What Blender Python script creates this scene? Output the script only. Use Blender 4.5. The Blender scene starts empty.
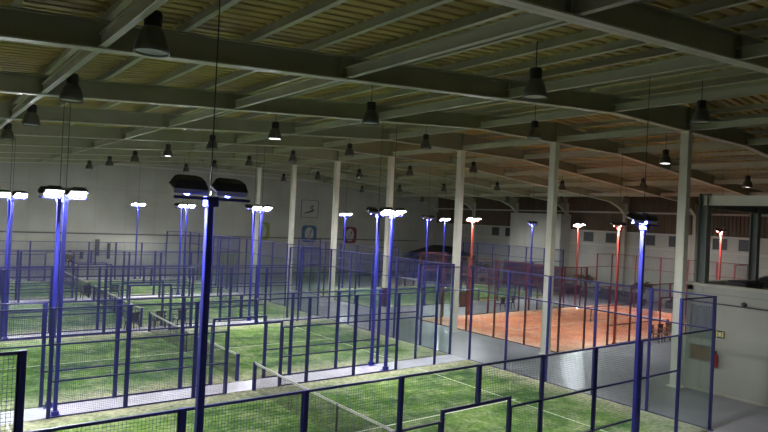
import bpy, bmesh, math, random
from mathutils import Matrix, Vector
random.seed(7)
scene = bpy.context.scene
COL = scene.collection
# ------------------------------------------------------------------ materials
def mat(name, color, rough=.6, metal=0., spec=.5, noise=0., nscale=3., bump=0., bscale=40., emit=None, estr=0.):
    m = bpy.data.materials.new(name); m.use_nodes = True
    nt = m.node_tree; b = nt.nodes['Principled BSDF']
    b.inputs['Roughness'].default_value = rough
    b.inputs['Metallic'].default_value = metal
    b.inputs['Specular IOR Level'].default_value = spec
    b.inputs['Base Color'].default_value = (*color, 1)
    tc = nt.nodes.new('ShaderNodeTexCoord')
    if noise:
        n = nt.nodes.new('ShaderNodeTexNoise'); n.inputs['Scale'].default_value = nscale; n.inputs['Detail'].default_value = 5
        nt.links.new(tc.outputs['Object'], n.inputs['Vector'])
        r = nt.nodes.new('ShaderNodeMapRange'); r.inputs[1].default_value = .3; r.inputs[2].default_value = .7
        r.inputs[3].default_value = 1-noise; r.inputs[4].default_value = 1+noise
        nt.links.new(n.outputs['Fac'], r.inputs[0])
        mx = nt.nodes.new('ShaderNodeVectorMath'); mx.operation = 'SCALE'; mx.inputs[0].default_value = color
        nt.links.new(r.outputs[0], mx.inputs['Scale']); nt.links.new(mx.outputs[0], b.inputs['Base Color'])
    if bump:
        n = nt.nodes.new('ShaderNodeTexNoise'); n.inputs['Scale'].default_value = bscale
        nt.links.new(tc.outputs['Object'], n.inputs['Vector'])
        bp = nt.nodes.new('ShaderNodeBump'); bp.inputs['Strength'].default_value = bump
        nt.links.new(n.outputs['Fac'], bp.inputs['Height']); nt.links.new(bp.outputs[0], b.inputs['Normal'])
    if emit:
        b.inputs['Emission Color'].default_value = (*emit, 1); b.inputs['Emission Strength'].default_value = estr
    return m

def turf_mat(name, base, dark, sand, sand_amt, stripe=1.0):
    """artificial turf with infill sand drifted along the fences and worn lanes"""
    m = bpy.data.materials.new(name); m.use_nodes = True
    nt = m.node_tree; N = nt.nodes.new; L = nt.links.new
    b = nt.nodes['Principled BSDF']; b.inputs['Roughness'].default_value = .95; b.inputs['Specular IOR Level'].default_value = .15
    tc = N('ShaderNodeTexCoord')
    n1 = N('ShaderNodeTexNoise'); n1.inputs['Scale'].default_value = .55; n1.inputs['Detail'].default_value = 4
    mp = N('ShaderNodeMapping'); mp.inputs['Scale'].default_value = (.55, 1.7, 1)
    L(tc.outputs['Object'], mp.inputs[0]); L(mp.outputs[0], n1.inputs['Vector'])
    r1 = N('ShaderNodeMapRange'); r1.inputs[1].default_value = .38; r1.inputs[2].default_value = .62; L(n1.outputs['Fac'], r1.inputs[0])
    mx = N('ShaderNodeMix'); mx.data_type = 'RGBA'; mx.inputs[6].default_value = (*dark, 1); mx.inputs[7].default_value = (*base, 1)
    L(r1.outputs[0], mx.inputs[0])
    # sand: edge distance + noise
    sx = N('ShaderNodeSeparateXYZ'); L(tc.outputs['Object'], sx.inputs[0])
    def edge(out, half):
        a = N('ShaderNodeMath'); a.operation = 'ABSOLUTE'; L(out, a.inputs[0])
        s = N('ShaderNodeMath'); s.operation = 'SUBTRACT'; L(a.outputs[0], s.inputs[0]); s.inputs[1].default_value = half
        return s.outputs[0]
    mxm = N('ShaderNodeMath'); mxm.operation = 'MAXIMUM'; L(edge(sx.outputs[0], 10), mxm.inputs[0]); L(edge(sx.outputs[1], 5), mxm.inputs[1])
    r2 = N('ShaderNodeMapRange'); r2.inputs[1].default_value = -1.5; r2.inputs[2].default_value = 0; r2.inputs[3].default_value = 0; r2.inputs[4].default_value = .42
    L(mxm.outputs[0], r2.inputs[0])
    n2 = N('ShaderNodeTexNoise'); n2.inputs['Scale'].default_value = 1.3; n2.inputs['Detail'].default_value = 8; n2.inputs['Roughness'].default_value = .7
    L(tc.outputs['Object'], n2.inputs['Vector'])
    ad = N('ShaderNodeMath'); ad.operation = 'ADD'; L(r2.outputs[0], ad.inputs[0]); L(n2.outputs['Fac'], ad.inputs[1])
    r3 = N('ShaderNodeMapRange'); r3.inputs[1].default_value = .46; r3.inputs[2].default_value = 1.0; r3.inputs[4].default_value = sand_amt; L(ad.outputs[0], r3.inputs[0])
    mx2 = N('ShaderNodeMix'); mx2.data_type = 'RGBA'; mx2.inputs[7].default_value = (*sand, 1)
    L(r3.outputs[0], mx2.inputs[0]); L(mx.outputs[2], mx2.inputs[6])
    # fine grain
    n3 = N('ShaderNodeTexNoise'); n3.inputs['Scale'].default_value = 9; n3.inputs['Detail'].default_value = 6; L(tc.outputs['Object'], n3.inputs['Vector'])
    r4 = N('ShaderNodeMapRange'); r4.inputs[1].default_value = .3; r4.inputs[2].default_value = .7; r4.inputs[3].default_value = .6; r4.inputs[4].default_value = 1.4; L(n3.outputs['Fac'], r4.inputs[0])
    sc = N('ShaderNodeVectorMath'); sc.operation = 'SCALE'; L(mx2.outputs[2], sc.inputs[0]); L(r4.outputs[0], sc.inputs['Scale'])
    L(sc.outputs[0], b.inputs['Base Color'])
    bp = N('ShaderNodeBump'); bp.inputs['Strength'].default_value = .5; L(n3.outputs['Fac'], bp.inputs['Height']); L(bp.outputs[0], b.inputs['Normal'])
    return m

def glass_mat():
    m = bpy.data.materials.new('tempered_glass'); m.use_nodes = True
    nt = m.node_tree; N = nt.nodes.new; L = nt.links.new
    for n in list(nt.nodes):
        if n.type == 'BSDF_PRINCIPLED': nt.nodes.remove(n)
    out = [n for n in nt.nodes if n.type == 'OUTPUT_MATERIAL'][0]
    t = N('ShaderNodeBsdfTransparent'); t.inputs[0].default_value = (.93, .955, .95, 1)
    g = N('ShaderNodeBsdfGlossy'); g.inputs['Roughness'].default_value = .03; g.inputs[0].default_value = (.9, .95, 1, 1)
    lw = N('ShaderNodeLayerWeight'); lw.inputs[0].default_value = .5
    pw = N('ShaderNodeMath'); pw.operation = 'POWER'; L(lw.outputs['Facing'], pw.inputs[0]); pw.inputs[1].default_value = 4
    f = N('ShaderNodeMapRange'); L(pw.outputs[0], f.inputs[0]); f.inputs[3].default_value = .03; f.inputs[4].default_value = .7
    x = N('ShaderNodeMixShader'); L(f.outputs[0], x.inputs[0]); L(t.outputs[0], x.inputs[1]); L(g.outputs[0], x.inputs[2])
    L(x.outputs[0], out.inputs[0])
    return m

def floor_mat():
    m = mat('polished_concrete', (.25, .25, .26), rough=.3, spec=.5)
    nt = m.node_tree; N = nt.nodes.new; L = nt.links.new; b = nt.nodes['Principled BSDF']
    tc = N('ShaderNodeTexCoord')
    n = N('ShaderNodeTexNoise'); n.inputs['Scale'].default_value = .7; n.inputs['Detail'].default_value = 7; L(tc.outputs['Object'], n.inputs['Vector'])
    cr = N('ShaderNodeMapRange'); cr.inputs[1].default_value = .3; cr.inputs[2].default_value = .7; cr.inputs[3].default_value = .20; cr.inputs[4].default_value = .30; L(n.outputs['Fac'], cr.inputs[0])
    cc = N('ShaderNodeCombineColor'); L(cr.outputs[0], cc.inputs[0]); L(cr.outputs[0], cc.inputs[1])
    m2 = N('ShaderNodeMath'); m2.operation = 'MULTIPLY'; m2.inputs[1].default_value = 1.04; L(cr.outputs[0], m2.inputs[0]); L(m2.outputs[0], cc.inputs[2])
    L(cc.outputs[0], b.inputs['Base Color'])
    r = N('ShaderNodeMapRange'); r.inputs[3].default_value = .24; r.inputs[4].default_value = .42; L(n.outputs['Fac'], r.inputs[0]); L(r.outputs[0], b.inputs['Roughness'])
    return m

def wall_mat(name, color, axis):
    """painted precast panels: vertical joints every 2.4 m, faint horizontal joint, light staining"""
    m = mat(name, color, rough=.5, spec=.45)
    nt = m.node_tree; N = nt.nodes.new; L = nt.links.new; b = nt.nodes['Principled BSDF']
    tc = N('ShaderNodeTexCoord'); s = N('ShaderNodeSeparateXYZ'); L(tc.outputs['Object'], s.inputs[0])
    def joint(out, period, w):
        d = N('ShaderNodeMath'); d.operation = 'DIVIDE'; L(out, d.inputs[0]); d.inputs[1].default_value = period
        f = N('ShaderNodeMath'); f.operation = 'FRACT'; L(d.outputs[0], f.inputs[0])
        l = N('ShaderNodeMath'); l.operation = 'LESS_THAN'; L(f.outputs[0], l.inputs[0]); l.inputs[1].default_value = w/period
        return l.outputs[0]
    a = N('ShaderNodeMath'); a.operation = 'MAXIMUM'; L(joint(s.outputs[axis], 2.4, .05), a.inputs[0]); L(joint(s.outputs[2], 3.62, .05), a.inputs[1])
    n = N('ShaderNodeTexNoise'); n.inputs['Scale'].default_value = .5; n.inputs['Detail'].default_value = 6; L(tc.outputs['Object'], n.inputs['Vector'])
    r = N('ShaderNodeMapRange'); r.inputs[1].default_value = .3; r.inputs[2].default_value = .7; r.inputs[3].default_value = .86; r.inputs[4].default_value = 1.06; L(n.outputs['Fac'], r.inputs[0])
    j = N('ShaderNodeMapRange'); j.inputs[3].default_value = 1; j.inputs[4].default_value = .84; L(a.outputs[0], j.inputs[0])
    mu = N('ShaderNodeMath'); mu.operation = 'MULTIPLY'; L(r.outputs[0], mu.inputs[0]); L(j.outputs[0], mu.inputs[1])
    v = N('ShaderNodeVectorMath'); v.operation = 'SCALE'; v.inputs[0].default_value = color; L(mu.outputs[0], v.inputs['Scale']); L(v.outputs[0], b.inputs['Base Color'])
    return m

M = dict(
 blue=mat('blue_paint', (.028, .032, .30), .4, noise=.12, nscale=2),
 blue_post=mat('navy_blue_paint', (.014, .016, .13), .4, noise=.12, nscale=2),
 blue_dark=mat('dark_blue_paint', (.012, .015, .10), .45, noise=.1),
 wire_blue=mat('blue_coated_wire', (.03, .035, .14), .5),
 red=mat('red_paint', (.34, .04, .025), .45, noise=.12, nscale=2),
 red_dark=mat('dark_red_paint', (.11, .014, .016), .5, noise=.1),
 wire_red=mat('red_coated_wire', (.05, .018, .018), .5),
 green_turf=turf_mat('green_turf', (.09, .165, .03), (.026, .078, .014), (.40, .40, .26), 1.0),
 orange_turf=turf_mat('orange_turf', (.58, .195, .085), (.42, .12, .055), (.72, .45, .30), 1.0),
 line=mat('white_line', (.5, .53, .45), .9, noise=.15, nscale=6),
 floor=floor_mat(), path_lit=mat('lit_concrete', (.39, .385, .42), .38, noise=.12, nscale=1.2), glass=glass_mat(),  # corridor concrete lightened: floodlight falling there put into the colour
 wall_y=wall_mat('white_wall_back', (.28, .285, .235), 0), wall_x=wall_mat('white_wall_side', (.34, .345, .29), 1),
 brown=mat('brown_cladding', (.085, .06, .034), .7, noise=.12, nscale=1.2),
 steel=mat('grey_painted_steel', (.29, .30, .19), .5, noise=.08, nscale=1.5),
 steel_lit=mat('grey_painted_steel_lit', (.52, .53, .41), .45, noise=.08, nscale=1.5),  # frame steel made lighter: light on the undersides put into the colour
 column=mat('cream_painted_column', (.72, .71, .58), .5, noise=.08, nscale=1.2),
 frame_steel=mat('grey_green_steel', (.17, .19, .17), .55, noise=.08),
 deck=mat('ochre_roof_deck', (.43, .335, .115), .7, noise=.18, nscale=.8),
 black=mat('black_housing', (.012, .012, .012), .45), dark=mat('dark_grey', (.05, .05, .052), .6),
 alu=mat('aluminium_reflector', (.55, .55, .55), .35, metal=.6),
 shade=mat('smoked_shade', (.085, .088, .07), .35, noise=.1),
 lens_on=mat('lit_floodlight_lens', (.8, .8, .9), .3, emit=(.93, .93, 1.0), estr=1500),
 bell_on=mat('lit_bell_lens', (.8, .8, .8), .3, emit=(1, .97, 1.0), estr=10),
 bell_off=mat('unlit_bell_lens', (.5, .5, .5), .3),
 tape=mat('white_net_tape', (.5, .5, .47), .8), netm=mat('black_net_cord', (.02, .02, .022), .8),
 cream=mat('cream_trim', (.40, .385, .31), .6), grille=mat('dark_grille', (.05, .05, .048), .6),
 ext_red=mat('extinguisher_red', (.22, .015, .02), .3), sign_y=mat('yellow_sign', (.6, .5, .08), .5),
 maroon=mat('maroon_fabric', (.085, .02, .03), .8, noise=.2), purple=mat('dark_purple_windscreen', (.04, .022, .06), .85, noise=.2, nscale=2),
 wood=mat('brown_board', (.16, .10, .05), .6, noise=.2), leaf=mat('dark_palm_leaf', (.02, .045, .018), .6, noise=.2),
 pot=mat('dark_pot', (.05, .045, .04), .6), chair=mat('black_plastic', (.018, .018, .02), .45), chair_o=mat('brown_plastic', (.10, .035, .02), .5),
 skin=mat('skin', (.45, .28, .2), .6), olive=mat('olive_cloth', (.10, .11, .04), .85), navy=mat('navy_cloth', (.02, .022, .045), .85), hair=mat('dark_hair', (.02, .014, .01), .6),
 gring=mat('lime_green_paint', (.13, .17, .02), .5), bring=mat('teal_blue_paint', (.02, .065, .13), .5), rring=mat('crimson_paint', (.10, .008, .02), .5),
 disc=mat('pale_disc', (.27, .28, .25), .6), sofa=mat('charcoal_fabric', (.045, .045, .05), .85),
)
# ------------------------------------------------------------------ mesh helpers
class MB:
    def __init__(s): s.v = []; s.f = []
    def box(s, x0, x1, y0, y1, z0, z1):
        n = len(s.v)
        s.v += [(x0,y0,z0),(x1,y0,z0),(x1,y1,z0),(x0,y1,z0),(x0,y0,z1),(x1,y0,z1),(x1,y1,z1),(x0,y1,z1)]
        s.f += [tuple(n+i for i in q) for q in ((0,3,2,1),(4,5,6,7),(0,1,5,4),(1,2,6,5),(2,3,7,6),(3,0,4,7))]
        return s
    def prism(s, poly, axis, a, b):
        """poly: 2-D outline; axis: extrusion axis (0,1,2)"""
        n = len(s.v); k = len(poly)
        def P(p, t):
            return {0:(t,p[0],p[1]), 1:(p[0],t,p[1]), 2:(p[0],p[1],t)}[axis]
        s.v += [P(p,a) for p in poly] + [P(p,b) for p in poly]
        s.f += [tuple(n+i for i in range(k))[::-1], tuple(n+k+i for i in range(k))]
        s.f += [(n+i, n+(i+1)%k, n+k+(i+1)%k, n+k+i) for i in range(k)]
        return s
    def bar(s, a, b, r, n=4, r2=None):
        a = Vector(a); b = Vector(b); d = (b-a).normalized(); r2 = r if r2 is None else r2
        u = d.cross(Vector((0,0,1)) if abs(d.z) < .9 else Vector((1,0,0))).normalized(); w = d.cross(u)
        k = len(s.v)
        for c, rr in ((a, r), (b, r2)):
            for i in range(n):
                t = 2*math.pi*(i+.5)/n; s.v.append(tuple(c+u*math.cos(t)*rr+w*math.sin(t)*rr))
        s.f += [(k+i, k+(i+1)%n, k+n+(i+1)%n, k+n+i) for i in range(n)]
        s.f += [tuple(k+i for i in range(n))[::-1], tuple(k+n+i for i in range(n))]
        return s
    def lathe(s, prof, n=20, cx=0, cy=0, cap=True):
        k = len(s.v)
        for r, z in prof:
            for i in range(n):
                t = 2*math.pi*i/n; s.v.append((cx+r*math.cos(t), cy+r*math.sin(t), z))
        for j in range(len(prof)-1):
            for i in range(n):
                s.f.append((k+j*n+i, k+j*n+(i+1)%n, k+(j+1)*n+(i+1)%n, k+(j+1)*n+i))
        if cap:
            s.f.append(tuple(k+i for i in range(n))[::-1]); s.f.append(tuple(k+(len(prof)-1)*n+i for i in range(n)))
        return s
    def mesh(s, name, m):
        me = bpy.data.meshes.new(name); me.from_pydata(s.v, [], s.f); me.update()
        bm = bmesh.new(); bm.from_mesh(me); bmesh.ops.recalc_face_normals(bm, faces=bm.faces); bm.to_mesh(me); bm.free()
        me.materials.append(m)
        return me
    def build(s, name, m, parent=None, loc=(0,0,0), rz=0, bevel=0, smooth=False):
        return put(name, s.mesh(name, m), parent, loc, rz, bevel, smooth)
def put(name, me, parent=None, loc=(0,0,0), rz=0, bevel=0, smooth=False):
    o = bpy.data.objects.new(name, me); COL.objects.link(o); o.parent = parent
    o.location = loc; o.rotation_euler = (0,0,rz)
    if smooth:
        for p in me.polygons: p.use_smooth = True
    if bevel:
        b = o.modifiers.new('bevel', 'BEVEL'); b.width = bevel; b.segments = 2; b.limit_method = 'ANGLE'
    return o
def tag(o, label, cat, group=None):
    o['label'] = label; o['category'] = cat
    if group: o['group'] = group
    return o
def thing(name, label, cat, loc=(0,0,0), rz=0, group=None):
    o = bpy.data.objects.new(name, None); COL.objects.link(o); o.location = loc; o.rotation_euler = (0,0,rz)
    o.empty_display_size = .3
    return tag(o, label, cat, group)
def struct(o): o['kind'] = 'structure'; return o
def copy_tree(o, parent=None):
    c = o.copy(); COL.objects.link(c); c.parent = parent
    for ch in list(o.children): copy_tree(ch, c)
    return c
ORD = ['first','second','third','fourth','fifth','sixth','seventh','eighth','ninth','tenth','eleventh','twelfth','thirteenth','fourteenth','fifteenth','sixteenth','seventeenth','eighteenth','nineteenth','twentieth']

# ------------------------------------------------------------------ building geometry constants
XL, XC, XR = -22.4, 4.2, 30.4
YF, YB = -12.0, 45.9
BEAM_Y = [3.2+6.08*k for k in range(-2, 8)]
def top_z(x):
    return 10.62 - .0765*abs(x-XC)
def bot_z(x):
    if x < -.8: return 9.70 + .073*(x+.8)
    if x <= 9.2: return 9.69
    return 9.69 - .0775*(x-9.2)

# ------------------------------------------------------------------ setting
def slab(name, m, *b): return struct(MB().box(*b).build(name, m))
slab('floor', M['floor'], XL-.3, XR+.3, YF-.3, YB+.3, -.3, 0)
slab('wall_back', M['wall_y'], XL-.3, XR+.3, YB, YB+.25, 0, 11)
slab('wall_left', M['wall_x'], XL-.25, XL, YF, YB, 0, 9)
slab('wall_front', M['wall_y'], XL-.3, XR+.3, YF-.25, YF, 0, 11)
slab('wall_right', M['wall_x'], XR, XR+.25, YF, YB, 0, 5.72)
# brown profiled cladding above the right wall, ribs are real folds
mb = MB(); pr = []; y = YF
while y < YB:
    pr += [(XR-.02, y), (XR-.02, y+.14), (XR+.03, y+.17), (XR+.03, y+.25)]; y += .28
poly = pr + [(XR+.25, y), (XR+.25, YF)]
k = len(poly)
for z in (5.72, 9.2):
    mb.v += [(p[0], p[1], z) for p in poly]
mb.f += [(i, (i+1) % k, k+(i+1) % k, k+i) for i in range(k)]
struct(mb.build('wall_right_cladding', M['brown']))
slab('trim_1', M['cream'], XR-.14, XR, YF, YB, 7.36, 7.50)
slab('trim_2', M['cream'], XR-.05, XR, YF, YB, 4.42, 4.56)
slab('trim_3', M['cream'], XR-.06, XR, YF, YB, 5.66, 5.76)
slab('baseboard_back', M['dark'], XL, XR, YB-.03, YB, 0, .12)
slab('trim_4', M['dark'], XL, 27.5, YB-.08, YB, 3.50, 3.60)     # cable tray on the back wall
for i_, (a_, b_) in enumerate([(10.05, 11.15), (21.25, 22.35), (32.45, 33.55)]): slab('trim_%d' % (10+i_), M['path_lit'], XL+.1, .0, a_, b_, 0, .012)  # strips added over the floor, paler to carry the floodlight between courts
slab('trim_5', M['cream'], XL, XR, YB-.06, YB, 9.3, 9.42)
# roof deck, trapezoidal folds running across the building
mb = MB(); prof = []; y = YF-.3
while y < YB+.3:
    prof += [(y, 0), (y+.17, 0), (y+.195, .085), (y+.295, .085)]; y += .32
xs = [XL-.4, XC, XR+.4]
for x in xs:
    for (yy, dz) in prof: mb.v.append((x, yy, top_z(x)+.24+dz))
n = len(prof)
for i in range(2):
    for j in range(n-1): mb.f.append((i*n+j, i*n+j+1, (i+1)*n+j+1, (i+1)*n+j))
o = mb.build('ceiling', M['deck']); struct(o)
sm = o.modifiers.new('thick', 'SOLIDIFY'); sm.thickness = .03

# rigid frames: tapered I beams
GB = 'steel roof frames across the hall'
def roof_beam(idx, y):
    stx = [XL, -11.6, -6, -.8, 1.7, XC, 6.7, 9.2, 14.4, 19.6, 27.8, 29.3, XR]
    bz = [bot_z(x) for x in stx]; bz[-2] = bot_z(29.3)-.35; bz[-1] = bot_z(XR)-1.0
    t = thing('roof_beam', '', 'beam', (0, y, 0), 0, GB)
    web = MB(); poly = [(x, z) for x, z in zip(stx, bz)] + [(XR, top_z(XR)), (XC, top_z(XC)), (XL, top_z(XL))]
    web.prism(poly, 1, -.012, .012)
    web.build('web', M['steel'], t)
    lo = MB(); hi = MB()
    for mbx, pts in ((lo, list(zip(stx, bz))), (hi, [(XL, top_z(XL)), (XC, top_z(XC)), (XR, top_z(XR))])):
        for (xa, za), (xb, zb) in zip(pts[:-1], pts[1:]):
            k = len(mbx.v)
            for yy in (-.13, .13):
                mbx.v += [(xa, yy, za), (xb, yy, zb), (xb, yy, zb+.03), (xa, yy, za+.03)]
            mbx.f += [(k,k+1,k+2,k+3),(k+7,k+6,k+5,k+4),(k,k+4,k+5,k+1),(k+1,k+5,k+6,k+2),(k+2,k+6,k+7,k+3),(k+3,k+7,k+4,k)]
    lo.build('bottom_flange', M['steel_lit'], t); hi.build('top_flange', M['steel'], t)  # bottom flange paler than the web: floodlight from below painted in
    for sx in (-11.6, -6, -.8, XC, 9.2, 14.4, 19.6):
        MB().box(sx-.012, sx+.012, -.12, .12, bot_z(sx)+.03, top_z(sx)-.0).build('stiffener', M['steel'], t)
    return t
b0 = roof_beam(0, BEAM_Y[1])
names = ['nearest', 'second nearest', 'third nearest', 'fourth nearest', 'fifth nearest', 'sixth nearest', 'third from the back wall', 'second from the back wall', 'last, against the back wall']
for i, y in enumerate(BEAM_Y[1:]):
    o = b0 if i == 0 else copy_tree(b0)
    o.location.y = min(y, YB-.2)
    o['label'] = 'tapered grey steel roof beam spanning the hall, ' + names[i]
# purlins
pxs = [-17.94-1.38*k for k in (3, 2, 1)] + [-17.94+1.385*k for k in range(0, 16)]
pxs = sorted(pxs + [2*XC-x for x in pxs if x < 3.9])
pxs = [x for x in pxs if XL+.2 < x < XR-.2]
pm = MB(); y0, y1 = YF, YB
pm.box(-.006, .006, y0, y1, 0, .2).box(-.055, .055, y0, y1, 0, .012).box(-.055, .055, y0, y1, .19, .2)
pme = pm.mesh('roof_purlin', M['steel_lit'])
nl = [x for x in pxs if x < XC]; nr = [x for x in pxs if x >= XC]
for x in pxs:
    o = put('roof_purlin', pme, None, (x, 0, top_z(x)+.034))
    if x < XC: d = 'left slope, %s from the columns' % ORD[len(nl)-1-nl.index(x)]
    else: d = 'right slope, %s from the columns' % ORD[nr.index(x)]
    tag(o, 'thin grey steel purlin under the roof deck, ' + d, 'purlin', 'purlins under the roof deck')
# tie beams under the frames
for i, x in enumerate([-16.6, -11.4, -6.0, -.8, XC, 9.2, 14.4, 19.6, 24.8]):
    zb = bot_z(x)+.04
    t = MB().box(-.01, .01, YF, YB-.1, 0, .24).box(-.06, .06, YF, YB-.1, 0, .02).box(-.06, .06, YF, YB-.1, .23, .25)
    o = t.build('tie_beam', M['steel_lit'], None, (x, 0, zb))
    d = ['farthest left', 'second from left', 'third from left', 'fourth from left', 'resting on the columns', 'first right of the columns', 'second right of the columns', 'third right of the columns', 'nearest the right wall'][i]
    tag(o, 'grey steel tie beam running down the hall, ' + d, 'beam', 'tie beams running down the hall')
# columns
cn = ['nearest, beside the white low building', 'second nearest, at the corner of the orange court', 'third nearest, beside the orange court', 'fourth nearest, with maroon padding', 'fifth nearest, left of the red ring sign', 'sixth nearest, left of the blue ring sign', 'seventh, thinnest looking, right of the green ring sign']
for i, y in enumerate(BEAM_Y[2:9]):
    t = thing('steel_column', 'cream painted steel column, ' + cn[i], 'column', (XC, y, 0), 0, 'row of columns down the middle of the hall')
    MB().box(-.15, .15, -.16, -.13, 0, 9.68).box(-.15, .15, .13, .16, 0, 9.68).box(-.02, .02, -.13, .13, 0, 9.68).box(-.15,-.12,-.14,.14,0,9.68).build('shaft', M['column'], t)
    MB().box(-.25, .25, -.25, .25, 0, .03).build('base_plate', M['column'], t)
    MB().box(-.22, .22, -.22, .22, 9.655, 9.69).build('cap_plate', M['column'], t)
# pilasters of the right wall
for i, y in enumerate(BEAM_Y[2:9]):
    t = MB().box(-.3, 0, -.14, -.11, 0, 8.2).box(-.3, 0, .11, .14, 0, 8.2).box(-.3, -.27, -.13, .13, 0, 8.2)
    o = t.build('wall_pilaster', M['cream'], None, (XR, y, 0))
    tag(o, 'cream steel pilaster on the right wall, %s from the camera' % ORD[i], 'column', 'pilasters on the right wall')

# ------------------------------------------------------------------ courts
def wires(x0, x1, z0, z1, name, m, step=.05, r=.002):
    mb = MB()
    def rod(a, b, ax):
        k = len(mb.v)
        for p in (a, b):
            for q in ((-r,-r),(r,-r),(0,r)):
                mb.v.append((p[0]+q[0], q[1], p[2]) if ax == 'z' else (p[0], q[1], p[2]+q[0]))
        mb.f.extend([(k,k+1,k+4,k+3),(k+1,k+2,k+5,k+4),(k+2,k,k+3,k+5)])
    x = x0+step
    while x < x1-.01: rod((x,0,z0), (x,0,z1), 'z'); x += step
    z = z0+step
    while z < z1-.01: rod((x0,0,z), (x1,0,z), 'x'); z += step
    return mb.mesh(name, m)
def rails(x0, x1, zs, name, m, h=.02):
    mb = MB()
    for z in zs: mb.box(x0, x1, -.02, .02, z-h, z+h)
    if len(zs) > 1:
        for xx in (x0+.05, x1-.05): mb.box(xx-.012, xx+.012, -.018, .018, min(zs), max(zs))
    return mb.mesh(name, m)
KIT = {}
def kit(key):
    if key in KIT: return KIT[key]
    post, wire = (M['blue_post'], M['wire_blue']) if key == 'blue' else (M['red_dark'], M['wire_red'])
    rail = M['blue_dark'] if key == 'blue' else M['red_dark']
    K = {}
    K['post3'] = MB().box(-.036,.036,-.036,.036,0,3.0).box(-.09,.09,-.09,.09,0,.015).mesh('post', post)
    K['post4'] = MB().box(-.036,.036,-.036,.036,0,4.0).box(-.09,.09,-.09,.09,0,.015).mesh('post', post)
    K['postup'] = MB().box(-.04,.04,-.04,.04,2.2,3.0).mesh('post', post)
    K['jamb'] = MB().box(-.032,.032,-.03,.03,0,2.2).mesh('door_jamb', post)
    K['head'] = MB().box(-.98,.98,-.03,.03,2.165,2.23).mesh('door_head', post)
    K['full'] = (rails(0, 2, (.03, 1, 2, 2.975), 'panel_frame', rail), wires(0, 2, .03, 2.97, 'wire_mesh', wire))
    K['glass2'] = (rails(0, 2, (2.0, 2.975), 'panel_frame', rail), wires(0, 2, 2, 2.97, 'wire_mesh', wire))
    K['top'] = (rails(0, 2, (3.0, 3.975), 'panel_frame', rail), wires(0, 2, 3, 3.97, 'wire_mesh', wire))
    K['door'] = (rails(0, 1.03, (.03, 1, 2), 'panel_frame', rail), wires(0, 1.03, .03, 2.97, 'wire_mesh', wire))
    K['doortop'] = (rails(0, 2, (2.975,), 'panel_frame', rail), wires(1.05, 2, 2.22, 2.97, 'wire_mesh', wire))
    K['g3'] = MB().box(.05, 1.95, -.006, .006, .04, 2.96).mesh('glass_pane', M['glass'])
    K['g2'] = MB().box(.05, 1.95, -.006, .006, .04, 1.96).mesh('glass_pane', M['glass'])
    K['kerb'] = MB().box(0, 2, -.05, .05, 0, .03).mesh('kerb', rail)
    KIT[key] = K
    return K
def panel(K, key, par, loc, rz, flip=False):
    f, w = K[key]
    o = put('panel_frame', f, par, loc, rz); put('wire_mesh', w, o)
    if flip: o.scale = (-1, 1, 1)
    return o
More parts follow.
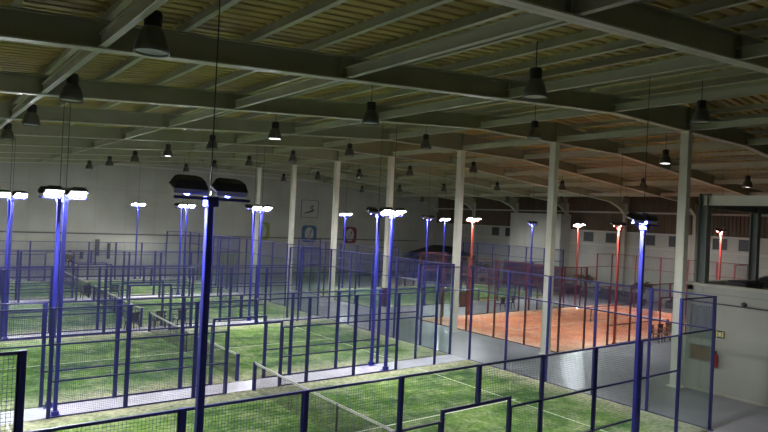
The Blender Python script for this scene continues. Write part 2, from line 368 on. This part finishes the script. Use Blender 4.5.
def court(cx, cy, key, turf, who, where):
    K = kit(key); colour = key
    # turf carpet with painted lines
    tname = 'green' if turf == 'green_turf' else 'orange'
    g = MB().box(-10, 10, -5, 5, 0, .02).build('court_turf', M[turf], None, (cx, cy, 0))
    tag(g, '%s artificial turf with white lines on the %s' % (tname, who), 'turf', None)
    l = MB(); l.box(-6.97, -6.92, -4.95, 4.95, .02, .024); l.build('court_line', M['line'], g)
    l = MB(); l.box(6.92, 6.97, -4.95, 4.95, .02, .024); l.build('court_line', M['line'], g)
    l = MB(); l.box(-7.15, 7.15, -.025, .025, .02, .0245); l.build('court_line', M['line'], g)
    # enclosure
    t = thing('court_fence', '%s steel and glass enclosure around the %s' % ('blue' if key == 'blue' else 'dark red', who), 'fence', (cx, cy, 0), 0)
    for s in (-1, 1):
        yy = 5*s
        for x in (-10, -8, 8, 10): put('post', K['post4'], t, (x, yy, 0))
        for x in (-6, -4, -2, 2, 4, 6): put('post', K['post3'], t, (x, yy, 0))
        put('post', K['postup'], t, (0, yy, 0))
        for x in (-.95, .95): put('door_jamb', K['jamb'], t, (x, yy, 0))
        put('door_head', K['head'], t, (0, yy, 0))
        for x in (-10, 8):
            put('glass_pane', K['g3'], t, (x, yy, 0)); panel(K, 'top', t, (x, yy, 0), 0)
        for x in (-8, 6):
            put('glass_pane', K['g2'], t, (x, yy, 0)); panel(K, 'glass2', t, (x, yy, 0), 0)
        for x in (-6, -4, 2, 4): panel(K, 'full', t, (x, yy, 0), 0)
        for fl in (False, True):
            x0 = 2 if fl else -2
            panel(K, 'door', t, (x0, yy, 0), 0, fl)
            panel(K, 'doortop', t, (x0, yy, 0), 0, fl)
    for s in (-1, 1):
        for y in (-3, -1, 1, 3): put('post', K['post4'], t, (10*s, y, 0))
        for y in (-5, -3, -1, 1, 3):
            put('glass_pane', K['g3'], t, (10*s, y, 0), math.pi/2); panel(K, 'top', t, (10*s, y, 0), math.pi/2)
            put('kerb', K['kerb'], t, (10*s, y, 0), math.pi/2)
    # net
    nt = thing('court_net', 'black net with white top tape across the ' + who, 'net', (cx, cy, .02), 0)
    for s in (-1, 1):
        MB().box(-.05, .05, -.05, .05, 0, .93).build('net_post', M['blue_post'] if key == 'blue' else M['red_dark'], nt, (0, 4.93*s, 0))
    mb = MB(); seg = 16
    zt = lambda y: .92-.04*(1-(y/4.9)**2)
    for i in range(seg):
        ya, yb = -4.88+9.76*i/seg, -4.88+9.76*(i+1)/seg; k = len(mb.v)
        for yv in (ya, yb): mb.v += [(-.012, yv, zt(yv)-.06), (.012, yv, zt(yv)-.06), (.012, yv, zt(yv)), (-.012, yv, zt(yv))]
        mb.f += [(k,k+1,k+5,k+4),(k+1,k+2,k+6,k+5),(k+2,k+3,k+7,k+6),(k+3,k,k+4,k+7)]
    mb.build('net_tape', M['tape'], nt)
    mb = MB(); y = -4.88; r = .0022
    while y < 4.88: mb.box(-r, r, y-r, y+r, .0, zt(y)-.05); y += .045
    z = .02
    while z < .86: mb.box(-r, r, -4.88, 4.88, z-r, z+r); z += .045
    mb.build('net_cord', M['netm'], nt)
    MB().box(-.02, .02, -.02, .02, 0, .88).build('centre_strap', M['netm'], nt)

# ------------------------------------------------------------------ floodlight poles
def make_pole(colour, faces):
    """local +y is the way the lamps shine"""
    m = M[colour]
    t = thing('floodlight_pole', '', 'lamp post')
    MB().box(-.15, .15, -.15, .15, 0, .02).bar((-.11,-.11,.02),(-.11,-.11,.05),.012,6).bar((.11,.11,.02),(.11,.11,.05),.012,6).build('base_plate', m, t)
    MB().box(-.05, .05, -.05, .05, .02, 5.98).box(-.085,.085,-.085,.085,.02,.16).build('pole', m, t, bevel=.008)
    MB().box(-.55, .55, -.14, -.09, 5.95, 5.99).box(-.075,.075,-.14,.07,5.86,6.0).build('crossarm', m, t)
    for s in (-1, 1):
        # housing: wedge body, tilted down towards the court
        h = MB()
        pts = [(-.245, -.15), (-.245, .08), (-.16, .17), (.16, .17), (.245, .08), (.245, -.15)]
        k = len(h.v)
        h.v += [(x, y, 0) for x, y in pts] + [(x*.78, y*.74, .115) for x, y in pts]
        h.f += [tuple(range(k+5, k-1, -1)), tuple(range(k+6, k+12))] + [(k+i, k+(i+1) % 6, k+6+(i+1) % 6, k+6+i) for i in range(6)]
        o = h.build('floodlight', M['black'], t, (.30*s, .06, 6.14)); o.rotation_euler = (math.radians(20), 0, 0)
        MB().prism([(-.18,-.06),(-.14,-.12),(.14,-.12),(.18,-.06),(.18,.04),(.14,.09),(-.14,.09),(-.18,.04)], 2, -.014, -.004).build('lens', M['lens_on'], o)
        MB().box(-.235, .235, -.15, -.135, -.07, 0).box(-.235,.235,.11,.125,-.02,0).box(-.24,-.225,-.14,.12,-.03,0).box(.225,.24,-.14,.12,-.03,0).build('reflector_rim', M['alu'], o)
        MB().box(-.03,.03,-.02,.02,-.14,-.0).build('bracket', m, o)
    MB().bar((0, 0, 6.02), (0, 0, 8.6), .009, 5).build('supply_cable', M['black'], t)
    return t
PROTO = {}
def pole(colour, x, y, side, label):
    if colour not in PROTO: PROTO[colour] = make_pole(colour, 1); t = PROTO[colour]
    else: t = copy_tree(PROTO[colour])
    t.location = (x, y, 0); t.rotation_euler = (0, 0, 0 if side > 0 else math.pi)
    cab = [c for c in t.children if c.name.startswith('supply_cable')][0]
    cab.scale = (1, 1, 1); cab.location = (0, 0, 0)
    zt = bot_z(x) if min(abs(y-b) for b in BEAM_Y) < .16 else top_z(x)+.19
    s = (zt-6.02)/(8.6-6.02); cab.scale = (1, 1, s); cab.location = (0, 0, 6.02-6.02*s)
    t['label'] = label; t['category'] = 'lamp post'; t['group'] = ('blue' if colour == 'blue' else 'red') + ' floodlight poles beside the courts'
LC = [(-10, 5.0), (-10, 16.2), (-10, 27.4), (-10, 38.6)]
WHO = ['nearest green court', 'second nearest green court', 'third nearest green court', 'farthest left-hand green court']
for i, (cx, cy) in enumerate(LC):
    court(cx, cy, 'blue', 'green_turf', WHO[i], '')
    for x in (-15.8, -4.4):
        lr = 'left end' if x < -10 else 'right end'
        pole('blue', x, cy-5.14, 1, 'blue floodlight pole, near side of the %s, %s' % (WHO[i], lr))
        pole('blue', x, cy+5.14, -1, 'blue floodlight pole, far side of the %s, %s' % (WHO[i], lr))
court(15, 14.2, 'red', 'orange_turf', 'orange court right of the column row', '')
court(15, 28.8, 'blue', 'green_turf', 'green court behind the orange court', '')
for x in (9.4, 20.6):
    lr = 'left end' if x < 15 else 'right end'
    pole('red', x, 9.06, 1, 'red floodlight pole with dark backed lamps, near side of orange court, ' + lr)
    pole('red', x, 19.34, -1, 'red floodlight pole with bright lamps, far side of orange court, ' + lr)
    pole('blue', x, 23.66, 1, 'blue floodlight pole between the orange court and the green one behind, ' + lr)
    pole('blue', x, 33.94, -1, 'bright blue floodlight pole beyond the court behind the orange one, ' + lr)

# ------------------------------------------------------------------ bell lamps
def make_bell(lit):
    t = thing('bell_lamp', '', 'lamp')
    MB().bar((0,0,.64),(0,0,1.0),.012,6).build('rod', M['dark'], t)
    MB().lathe([(.05,.66),(.12,.64),(.135,.61),(.135,.41),(.11,.38)], 18).build('ballast_housing', M['black'], t, smooth=False)
    MB().lathe([(.12,.40),(.155,.37),(.195,.30),(.225,.20),(.25,.10),(.272,0),(.26,0),(.238,.10),(.212,.20),(.182,.29),(.13,.36)], 24, cap=False).build('bell_shade', M['shade'], t, smooth=True)
    MB().lathe([(.01,.035),(.245,.03),(.245,.045),(.01,.05)], 24).build('lens', M['bell_on' if lit else 'bell_off'], t)
    if lit:
        la = bpy.data.lights.new('bell_lamp_source', 'SPOT'); la.energy = 260; la.spot_size = math.radians(125); la.spot_blend = .6; la.shadow_soft_size = .15; la.color = (1, .97, .95)
        lo = bpy.data.objects.new('lamp_source', la); COL.objects.link(lo); lo.parent = t; lo.location = (0, 0, -.02)
    return t
BL = {}
ROWS = [(-16.3, 1.25, 8.2), (-8.5, .15, 8.6), (-1.05, .15, 9.05), (8.0, .0, 8.95), (17.0, .15, 8.5), (25.1, .15, 8.0)]
LIT = {(1,2),(1,4),(1,7),(3,1),(3,5),(4,1),(4,4),(5,5)}
RN = ['leftmost row', 'second row from the left', 'third row from the left', 'fourth row from the left', 'fifth row from the left', 'rightmost row']
for r, (x, y0_, z) in enumerate(ROWS):
    for k in range(8):
        if r == 0 and k > 3 or r >= 3 and k == 0: continue
        y = y0_+6.05*k
        if y > YB-1: continue
        lit = (r, k) in LIT
        if lit not in BL: BL[lit] = make_bell(lit); t = BL[lit]
        else: t = copy_tree(BL[lit])
        t.location = (x, y, z)
        rod = [c for c in t.children if c.name.startswith('rod')][0]
        s = (top_z(x)+.19-z-.64)/.36; rod.scale = (1, 1, s); rod.location = (0, 0, .64-.64*s)
        t['label'] = '%s bell shaped lamp, %s, %s from the camera' % ('lit white' if lit else 'dark unlit', RN[r], ORD[k if r < 3 else k-1])
        t['category'] = 'lamp'; t['group'] = 'bell shaped lamps hanging under the roof'

# ------------------------------------------------------------------ low building on the right and its upper storey frame
BX = 4.40
o = MB().box(BX, 14, YF, 3.0, 0, 3.72).build('wall_low_building', M['wall_x']); struct(o)
o = MB().box(BX, BX+.22, YF, 3.0, 3.72, 3.9).box(BX, 14, 2.8, 3.0, 3.72, 3.9).build('trim_6', M['wall_x']); struct(o)
o = MB().box(BX-.05, BX+.27, YF, 3.05, 3.9, 4.0).box(BX+.27, 14, 2.75, 3.05, 3.9, 4.0).build('trim_7', M['cream']); struct(o)
o = MB().box(BX-.03, BX, YF, 2.9, 3.28, 3.33).build('trim_8', M['dark']); struct(o)
o = MB().box(BX-.02, BX, YF, 2.9, 0, .1).build('baseboard_right', M['cream']); struct(o)
f = thing('steel_portal', 'grey green steel frame standing on the roof of the low white building', 'frame', (0,0,0))
def hcol(x, y, z0, z1, w=.32):
    return MB().box(x-w/2, x+w/2, y-w/2, y-w/2+.03, z0, z1).box(x-w/2, x+w/2, y+w/2-.03, y+w/2, z0, z1).box(x-.015, x+.015, y-w/2+.03, y+w/2-.03, z0, z1)
hcol(4.65, 2.6, 3.72, 7.35, .34).build('post', M['frame_steel'], f)
hcol(8.75, 2.45, 3.72, 7.1, .3).build('post', M['frame_steel'], f)
hcol(8.75, -4.0, 3.72, 7.1, .3).build('post', M['frame_steel'], f)
MB().box(4.50, 4.80, YF+.1, 2.6, 6.92, 6.95).box(4.50, 4.80, YF+.1, 2.6, 7.25, 7.28).box(4.56, 4.6, YF+.1, 2.6, 6.95, 7.25).build('front_beam', M['column'], f)
MB().box(4.8, 14, 2.33, 2.57, 6.8, 6.83).box(4.8, 14, 2.33, 2.57, 7.1, 7.13).box(4.8, 14, 2.44, 2.46, 6.83, 7.1).build('cross_beam', M['frame_steel'], f)
for i, (xa, xb, ya, yb, h) in enumerate([(6.0, 7.6, 1.6, 2.4, .32), (9.2, 12.5, 1.2, 2.4, .42)]):
    t = MB().box(xa, xb, ya, yb, 3.72, 3.72+h).box(xa+.1, xb-.1, ya+.1, yb-.1, 3.72+h, 3.78+h).build('roof_unit', M['dark'], bevel=.03)
    tag(t, ['low dark box on the low building roof, between its two posts', 'low dark box on the low building roof, behind the second post'][i], 'box', 'dark boxes on the low building roof')
# things on the low building's wall
t = thing('fire_extinguisher', 'red fire extinguisher hung on the white wall beside the court corner', 'fire extinguisher', (BX-.09, 1.82, 1.0))
MB().lathe([(.02,0),(.075,.01),(.08,.05),(.08,.42),(.06,.49),(.025,.52)], 16).build('cylinder', M['ext_red'], t, smooth=True)
MB().lathe([(.025,.52),(.03,.55),(.03,.58)], 10).box(-.02,.02,-.02,.1,.58,.6).box(-.02,.02,-.02,.09,.55,.565).build('valve', M['black'], t)
MB().bar((0,.03,.55),(0,.11,.4),.012,6).bar((0,.11,.4),(0,.10,.12),.012,6).build('hose', M['black'], t)
MB().box(-.0,.08,-.05,.05,.2,.25).build('bracket', M['black'], t)
t = thing('wall_sign', 'small yellow and black sign on the white wall above the extinguisher', 'sign', (BX-.015, 1.75, 2.2))
MB().box(-.01, .012, -.16, .16, -.12, .14).build('plate', M['black'], t)
MB().box(-.016, -.01, -.13, -.07, -.09, .11).box(-.016, -.01, .07, .13, -.09, .11).build('yellow_bars', M['sign_y'], t)
MB().box(-.016, -.01, -.05, .05, -.07, .09).build('pale_symbol', M['tape'], t)
t = thing('notice_board', 'framed brown notice board low on the white wall behind the court glass', 'board', (BX-.02, 2.42, 1.42))
MB().box(-.01, .02, -.36, .36, -.26, .26).build('panel', M['wood'], t)
MB().box(-.03, .02, -.4, -.36, -.3, .3).box(-.03, .02, .36, .4, -.3, .3).box(-.03, .02, -.36, .36, .26, .3).box(-.03, .02, -.36, .36, -.3, -.26).build('frame', M['frame_steel'], t)
t = thing('roller_shutter', 'grey ribbed shutter in the white wall above the notice board', 'shutter', (BX, 2.42, 1.85))
mb = MB()
for i in range(9): mb.box(-.02, 0, -.36+.08*i, -.30+.08*i, .1, 1.25)
mb.build('slats', M['frame_steel'], t)
MB().box(-.03, 0, -.42, -.37, .05, 1.3).box(-.03, 0, .37, .42, .05, 1.3).box(-.03, 0, -.42, .42, 1.26, 1.32).build('frame', M['frame_steel'], t)
t = tag(MB().lathe([(.06,0),(.09,.03),(.09,.1),(.04,.14)], 14).build('wall_siren', M['dark'], None, (BX-.08, .95, 3.34), smooth=True), 'small round dark fitting on the dark line of the white wall', 'siren')

# ------------------------------------------------------------------ right wall: grilles and white block
WN = ['leftmost pair, left one','leftmost pair, right one']
gy = [(35.99,36.98),(34.3,35.1),(24.6,25.6),(22.3,23.3),(18.7,19.5),(16.7,17.5),(12.95,14.0),(11.1,12.1)]
gd = ['farthest left', 'second from the left', 'third from left, right of white block', 'fourth from the left', 'fifth from the left', 'sixth from the left', 'seventh from left, behind the low building frame', 'farthest right, behind the low building frame']
for (a, b), d in zip(gy, gd):
    t = thing('wall_louvre', 'dark square louvre on the right wall, ' + d, 'louvre', (XR, (a+b)/2, 4.72), 0, 'dark square louvres on the right wall')
    w = (b-a)/2
    MB().box(-.05, 0, -w, -w+.06, 0, .86).box(-.05, 0, w-.06, w, 0, .86).box(-.05, 0, -w+.06, w-.06, .8, .86).box(-.05, 0, -w+.06, w-.06, 0, .06).build('frame', M['dark'], t)
    mb = MB()
    for i in range(7): mb.box(-.04, -.005, -w+.06, w-.06, .08+.1*i, .15+.1*i)
    mb.build('slats', M['grille'], t)
    MB().box(-.006, -.002, -w+.05, w-.05, .05, .81).build('backing', M['black'], t)
o = MB().box(28.9, XR, 27.1, 33.2, 0, 7.15).build('wall_white_block', M['wall_x']); struct(o)
# ------------------------------------------------------------------ back wall signs
def ring_sign(x, z, m, lab):
    t = thing('ring_sign', lab, 'sign', (x, YB, z), 0, 'ring signs on the back wall')
    w = .86; n = 32; R = .62
    mb = MB(); pts = []
    for i in range(n):
        a = 2*math.pi*i/n; c, s_ = math.cos(a), math.sin(a)
        k = w/max(abs(c), abs(s_)); k = min(k, 1.06); pts.append((c*k, s_*k))
    k0 = len(mb.v)
    mb.v += [(x_, -.07, z_) for x_, z_ in pts] + [(R*.85*math.cos(2*math.pi*i/n), -.07, R*1.1*math.sin(2*math.pi*i/n)) for i in range(n)]
    mb.v += [(x_, 0, z_) for x_, z_ in pts] + [(R*.85*math.cos(2*math.pi*i/n), 0, R*1.1*math.sin(2*math.pi*i/n)) for i in range(n)]
    for i in range(n):
        j = (i+1) % n
        mb.f += [(k0+i, k0+j, k0+n+j, k0+n+i), (k0+i, k0+2*n+i, k0+2*n+j, k0+j), (k0+n+i, k0+n+j, k0+3*n+j, k0+3*n+i)]
    mb.build('ring', m, t)
    mb = MB(); mb.prism([(R*.86*math.cos(2*math.pi*i/n), R*1.11*math.sin(2*math.pi*i/n)) for i in range(n)], 1, -.03, -.01); mb.build('disc', M['disc'], t)
    mb = MB()
    mb.bar((-.12,-.045,-.35),(.15,-.045,.12),.035,6).bar((.15,-.045,.12),(.24,-.045,.4),.07,6).build('emblem', m, t)
ring_sign(7.75, 4.17, M['gring'], 'square sign with a lime green ring on the back wall')
ring_sign(13.05, 4.02, M['bring'], 'square sign with a blue ring on the back wall')
ring_sign(18.05, 4.02, M['rring'], 'square sign with a crimson ring on the back wall')
t = thing('framed_banner', 'large thin framed pale banner above the blue ring sign', 'banner', (13.0, YB, 6.55))
MB().box(-.95, .95, -.02, -.005, -.85, .85).build('sheet', M['disc'], t)
MB().box(-1,-.95,-.04,0,-.9,.9).box(.95,1,-.04,0,-.9,.9).box(-.95,.95,-.04,0,.85,.9).box(-.95,.95,-.04,0,-.9,-.85).build('frame', M['dark'], t)
MB().bar((-.6,-.035,-.45),(0,-.035,-.3),.05,6).bar((0,-.035,-.3),(.45,-.035,-.1),.08,6).bar((.1,-.035,.05),(.4,-.035,.35),.1,6).bar((.3,-.035,-.35),(.32,-.035,.3),.05,6).build('emblem', M['wood'], t)
# dark fittings low on the back wall (left)
for i, (x, z0_, z1_, w) in enumerate([(-8.05, 1.5, 2.1, .25), (-6.9, 1.75, 3.1, .3), (-6.0, 1.5, 2.8, .22)]):
    t = MB().box(x-w/2, x+w/2, YB-.18, YB, z0_, z1_).box(x-w/2+.03, x+w/2-.03, YB-.2, YB-.18, z0_+.05, z1_-.05).build('wall_cabinet', M['dark'], bevel=.02)
    tag(t, ['small dark wall cabinet on the back wall, shortest of three', 'tall dark wall cabinet on the back wall, middle of three', 'narrow dark wall cabinet on the back wall, right of three'][i], 'cabinet', 'dark cabinets on the back wall')

# ------------------------------------------------------------------ furniture and small things
def make_chair(m):
    t = thing('plastic_armchair', '', 'chair')
    MB().prism([(-.22,.42),(.22,.42),(.24,.45),(-.24,.45)], 1, -.22, .23).build('seat', m, t, bevel=.01)
    mb = MB()
    k = 0
    for i in range(5): mb.box(-.2+.085*i, -.14+.085*i, .2+.0, .225, .47, .84)
    mb.box(-.24, .24, .2, .235, .80, .88).box(-.23,.23,.2,.225,.45,.49).build('backrest', m, t)
    for sx in (-1, 1):
        MB().box(sx*.27-.025, sx*.27+.025, -.2, .22, .64, .67).bar((sx*.27,-.18,.65),(sx*.25,-.2,.44),.018).build('armrest', m, t)
        for sy in (-1, 1): MB().bar((sx*.21, sy*.19, .43), (sx*.26, sy*.24, 0), .028, 6, .018).build('leg', m, t)
    return t
ch = make_chair(M['chair'])
spots = [(-10.62, 21.75, .3, 'black plastic armchair left of net post, beyond the second nearest green court'),
         (-9.3, 21.8, -.2, 'black plastic armchair right of net post, beyond the second nearest green court'),
         (-8.35, 21.8, .2, 'black plastic armchair farthest right, beyond the second nearest green court'),
         (13.2, 20.1, 0, 'black plastic armchair just beyond the orange court, left of two'),
         (14.3, 20.2, .3, 'black plastic armchair just beyond the orange court, right of two'),
         (-10.3, 33.0, .1, 'black plastic armchair on the left, beyond the third nearest green court'),
         (-8.6, 33.0, -.3, 'black plastic armchair on the right, beyond the third nearest green court')]
for i, (x, y, a, lab) in enumerate(spots):
    o = ch if i == 0 else copy_tree(ch)
    o.location = (x, y, 0); o.rotation_euler = (0, 0, a+math.pi); tag(o, lab, 'chair', 'black chairs between the courts')
ch2 = make_chair(M['chair_o'])
for i, (x, a) in enumerate([(12.5, .2), (13.3, -.1), (14.1, -.5)]):
    o = ch2 if i == 0 else copy_tree(ch2)
    o.location = (x, 8.55, 0); o.rotation_euler = (0, 0, a)
    tag(o, 'brown plastic armchair in front of the orange court, %s of three' % ['left', 'middle', 'right'][i], 'chair', 'brown chairs beside the orange court')
# windscreen on the court behind
t = thing('windscreen_sheet', 'dark purple windscreen sheet behind the end of the court past the orange one', 'windscreen', (25.25, 24, 0))
MB().box(-.015, .015, 0, 6.6, .35, 2.55).build('sheet', M['purple'], t)
for y in (0.1, 3.3, 6.5): MB().bar((.06, y, 0), (.06, y, 2.65), .035, 8).build('post', M['dark'], t)
# maroon pads
tag(MB().box(-.24, .24, -.21, -.165, .5, 1.65).box(-.24,-.16,-.21,.1,.5,1.65).box(.16,.24,-.21,.1,.5,1.65).build('column_padding', M['maroon'], None, (XC, BEAM_Y[5], 0), bevel=.01), 'maroon padding wrapped round the fourth nearest column', 'padding')
tag(MB().box(-.5, .5, -.03, .0, .5, 1.45).box(-.52,.52,-.035,.005,1.42,1.48).build('hanging_banner', M['maroon'], None, (9.2, 19.5, 0), bevel=.005), 'maroon banner hung behind the orange court beside the red pole', 'banner')
# palms in pots
def palm(x, y, h, lab, seed, m=None):
    rnd = random.Random(seed); t = thing('potted_palm', lab, 'plant', (x, y, 0), 0, 'potted palms near the right wall')
    MB().lathe([(.05,0),(.24,0),(.32,.48),(.29,.5),(.27,.44)], 16).build('pot', M['pot'], t, smooth=False)
    MB().bar((0,0,.3),(.04,0,h*.62),.05,7,.035).build('trunk', M['wood'], t)
    mb = MB()
    for i in range(15):
        a = 2.4*i+rnd.random()*.4; ln = .9+rnd.random()*.4; up = .75-.045*i; p = Vector((.04, 0, h*.6)); prev = None
        for j in range(7):
            u = j/6
            c = p+Vector((math.cos(a)*ln*u, math.sin(a)*ln*u, up*ln*u*1.1-.9*ln*u*u*.8))
            w = .16*math.sin(math.pi*(.12+.85*u))
            sd = Vector((-math.sin(a), math.cos(a), 0))*w
            k = len(mb.v); mb.v += [tuple(c-sd-Vector((0,0,w*.5))), tuple(c), tuple(c+sd-Vector((0,0,w*.5)))]
            if prev is not None: mb.f += [(prev, prev+1, k+1, k), (prev+1, prev+2, k+2, k+1)]
            prev = k
    o = mb.build('fronds', M['leaf'], t); s_ = o.modifiers.new('thick', 'SOLIDIFY'); s_.thickness = .006
palm(27.2, 17.8, 2.6, 'potted palm behind the orange court, beside the red poles', 1)
palm(28.9, 13.9, 2.3, 'shorter potted palm behind the orange court, right of the taller one', 2)
palm(27.3, 23.2, 2.7, 'potted palm in front of the white block', 3)
palm(27.5, 35.4, 2.6, 'dark potted palm left of the purple windscreen', 4)
palm(23.0, 37.0, 2.2, 'small dark potted palm farthest left, beyond the blue court', 5)
# sofas behind the orange court
def sofa(x, y, rz, w, lab):
    t = thing('lounge_sofa', lab, 'sofa', (x, y, 0), rz, 'lounge sofas behind the orange court')
    MB().box(-.45,.45,-w/2,w/2,.06,.42).build('base', M['sofa'], t, bevel=.03)
    MB().box(.25,.47,-w/2,w/2,.42,.85).build('backrest', M['sofa'], t, bevel=.05)
    for s in (-1, 1): MB().box(-.45,.25,s*(w/2-.1)-.1,s*(w/2-.1)+.1,.42,.62).build('armrest', M['sofa'], t, bevel=.04)
    for s in (-.5, .5): MB().box(-.42,.24,s*(w-.4)/2-(w-.44)/4,s*(w-.4)/2+(w-.44)/4,.42,.54).build('cushion', M['sofa'], t, bevel=.04)
for i, (y, w) in enumerate([(21.0, 2.0), (19.2, 1.2), (14.9, 2.0), (12.6, 1.8), (24.9, 1.6)]):
    sofa(27.6, y, 0, w, 'charcoal lounge sofa behind the orange court, ' + ['in front of the white block corner', 'between the two palms', 'right of the palms', 'farthest right', 'farthest left, against the white block'][i])
# dark gazebo roof by the far right corner
t = thing('dark_gazebo', 'dark low gazebo in the far right corner of the hall', 'gazebo', (27.4, 41.5, 0))
mb = MB(); mb.v += [(-2.2,-3,2.35),(2.2,-3,2.35),(2.2,3,2.35),(-2.2,3,2.35),(0,-1.4,3.3),(0,1.4,3.3)]
mb.f += [(0,1,4),(1,2,5,4),(2,3,5),(3,0,4,5)]; o = mb.build('canopy', M['black'], t); s_ = o.modifiers.new('thick','SOLIDIFY'); s_.thickness=.03
MB().box(-2.2,2.2,-3.02,-2.98,2.05,2.36).box(-2.2,2.2,2.98,3.02,2.05,2.36).box(-2.22,-2.18,-3,3,2.05,2.36).build('valance', M['black'], t)
for sx in (-2.1, 2.1):
    for sy in (-2.9, 2.9): MB().box(sx-.04, sx+.04, sy-.04, sy+.04, 0, 2.35).build('leg', M['dark'], t)

# ------------------------------------------------------------------ umpire chair with a seated person by the back wall
ux, uy = -9.15, 44.6
t = thing('umpire_chair', 'tall dark umpire chair against the back wall behind the fourth court', 'chair', (ux, uy, 0))
MB().box(-.27,.27,-.25,.25,1.36,1.42).build('seat', M['dark'], t)
MB().box(-.27,.27,.22,.26,1.42,1.95).build('backrest', M['dark'], t)
for sx in (-1, 1):
    for sy in (-1, 1): MB().bar((sx*.24, sy*.22, 1.38), (sx*.45, sy*.55, 0), .03, 6).build('leg', M['dark'], t)
for z in (.3, .6, .9): MB().box(-.36,.36,-.47+.25*z,-.43+.25*z,z,z+.03).build('step', M['dark'], t)
MB().box(-.24,.24,-.55,-.3,.95,.98).build('footrest', M['dark'], t)
def person(loc, lab):
    j = {'pel':(0,0,.12,.15),'wai':(0,-.01,.30,.125),'che':(0,-.03,.5,.15),'nec':(0,-.04,.64,.055),'hd0':(0,-.06,.72,.075),'hd1':(0,-.065,.83,.088)}
    vs = []; es = []; rs = []
    def add(p, r, par=None):
        vs.append(p); rs.append(r)
        if par is not None: es.append((par, len(vs)-1))
        return len(vs)-1
    pel = add((0,0,.10), .14); wai = add((0,.0,.28), .12, pel); che = add((0,-.02,.45), .14, wai); nec = add((0,-.03,.57), .05, che)
    h0 = add((0,-.05,.64), .07, nec); h1 = add((0,-.05,.75), .085, h0)
    hands = []
    for s in (-1, 1):
        sh = add((s*.19,-.02,.47), .055, che); el = add((s*.25,-.08,.22), .042, sh); wr = add((s*.2,-.32,.16), .028, el); pm_ = add((s*.19,-.4,.14), .034, wr)
        hands.append((s*.19,-.4,.14, s))
        hp = add((s*.1,-.05,.08), .085, pel); kn = add((s*.13,-.44,.08), .06, hp); an = add((s*.12,-.42,-.36), .04, kn); to = add((s*.12,-.58,-.40), .035, an)
    me = bpy.data.meshes.new('person'); me.from_pydata(vs, es, []); me.materials.append(M['skin']); me.materials.append(M['olive']); me.materials.append(M['navy'])
    o = bpy.data.objects.new('person', me); COL.objects.link(o); o.location = loc
    sk = o.modifiers.new('skin', 'SKIN'); sub = o.modifiers.new('sub', 'SUBSURF'); sub.levels = 2; sub.render_levels = 2
    for i, r in enumerate(rs): me.skin_vertices[0].data[i].radius = (r, r)
    me.skin_vertices[0].data[0].use_root = True
    bpy.context.view_layer.update()
    dg = bpy.context.evaluated_depsgraph_get(); m2 = bpy.data.meshes.new_from_object(o.evaluated_get(dg))
    m2.materials.clear(); [m2.materials.append(M[k]) for k in ('skin', 'olive', 'navy')]
    for p in m2.polygons:
        c = p.center
        p.material_index = 2 if (c.z < .15 and (c.y > -.6) and abs(c.x) < .2 and not (c.y < -.3 and c.z > .12 and abs(c.x) > .16)) and c.z > -.34 else (1 if .12 < c.z < .55 and c.y > -.25 else 0)
        p.use_smooth = True
    o.modifiers.clear(); o.data = m2
    tag(o, lab, 'person')
    hr = MB().lathe([(.088,.74),(.1,.8),(.085,.86),(.04,.885),(.005,.89)], 14, 0, -.035).build('hair', M['hair'], o, smooth=True)
    fc = MB()
    fc.bar((0,-.13,.76),(0,-.155,.735),.012,5).box(-.045,-.02,-.138,-.128,.765,.775).box(.02,.045,-.138,-.128,.765,.775).box(-.025,.025,-.135,-.122,.70,.707)
    fc.build('face_features', M['hair'], o)
    for (x, y, z, s) in hands:
        mb = MB()
        for i, (dx, ln) in enumerate([(-.03,.065),(-.01,.08),(.01,.075),(.03,.06)]):
            mb.bar((x+dx, y-.02, z), (x+dx, y-.02-ln*.6, z-.012), .009, 5).bar((x+dx, y-.02-ln*.6, z-.012), (x+dx, y-.02-ln, z-.04), .008, 5)
        mb.bar((x-s*.03, y+.01, z), (x-s*.06, y-.03, z-.01), .011, 5)
        mb.build('fingers', M['skin'], o)
    return o
person((ux, uy-.02, 1.38), 'seated person in an olive top and dark trousers on the tall umpire chair')

# ------------------------------------------------------------------ camera
F = 618.5445
r = Vector((0.79308709, -0.60724442, 0.04761397)); u = Vector((-0.04172518, 0.02382448, 0.99884503)); fw = Vector((0.60767745, 0.7941578, 0.0064425))
cam = bpy.data.cameras.new('camera'); co = bpy.data.objects.new('camera', cam); COL.objects.link(co)
co.matrix_world = Matrix(((r.x, u.x, -fw.x, -19.1598), (r.y, u.y, -fw.y, -8.598), (r.z, u.z, -fw.z, 5.7891), (0, 0, 0, 1)))
cam.sensor_width = 36; cam.lens = 36*F/768; cam.clip_end = 300; cam.clip_start = .05
scene.camera = co
# ------------------------------------------------------------------ world and colour
w = bpy.data.worlds.new('world'); scene.world = w; w.use_nodes = True
w.node_tree.nodes['Background'].inputs[0].default_value = (.5, .55, .6, 1); w.node_tree.nodes['Background'].inputs[1].default_value = .02
scene.view_settings.view_transform = 'Standard'; scene.view_settings.look = 'None'
scene.view_settings.gamma = 1; scene.view_settings.use_curve_mapping = False
scene.view_settings.exposure = 0.0
c = scene.cycles
c.max_bounces = 6; c.diffuse_bounces = 4; c.glossy_bounces = 3; c.transparent_max_bounces = 32; c.transmission_bounces = 4
c.use_denoising = True; c.sample_clamp_indirect = 4; c.caustics_reflective = False; c.caustics_refractive = False
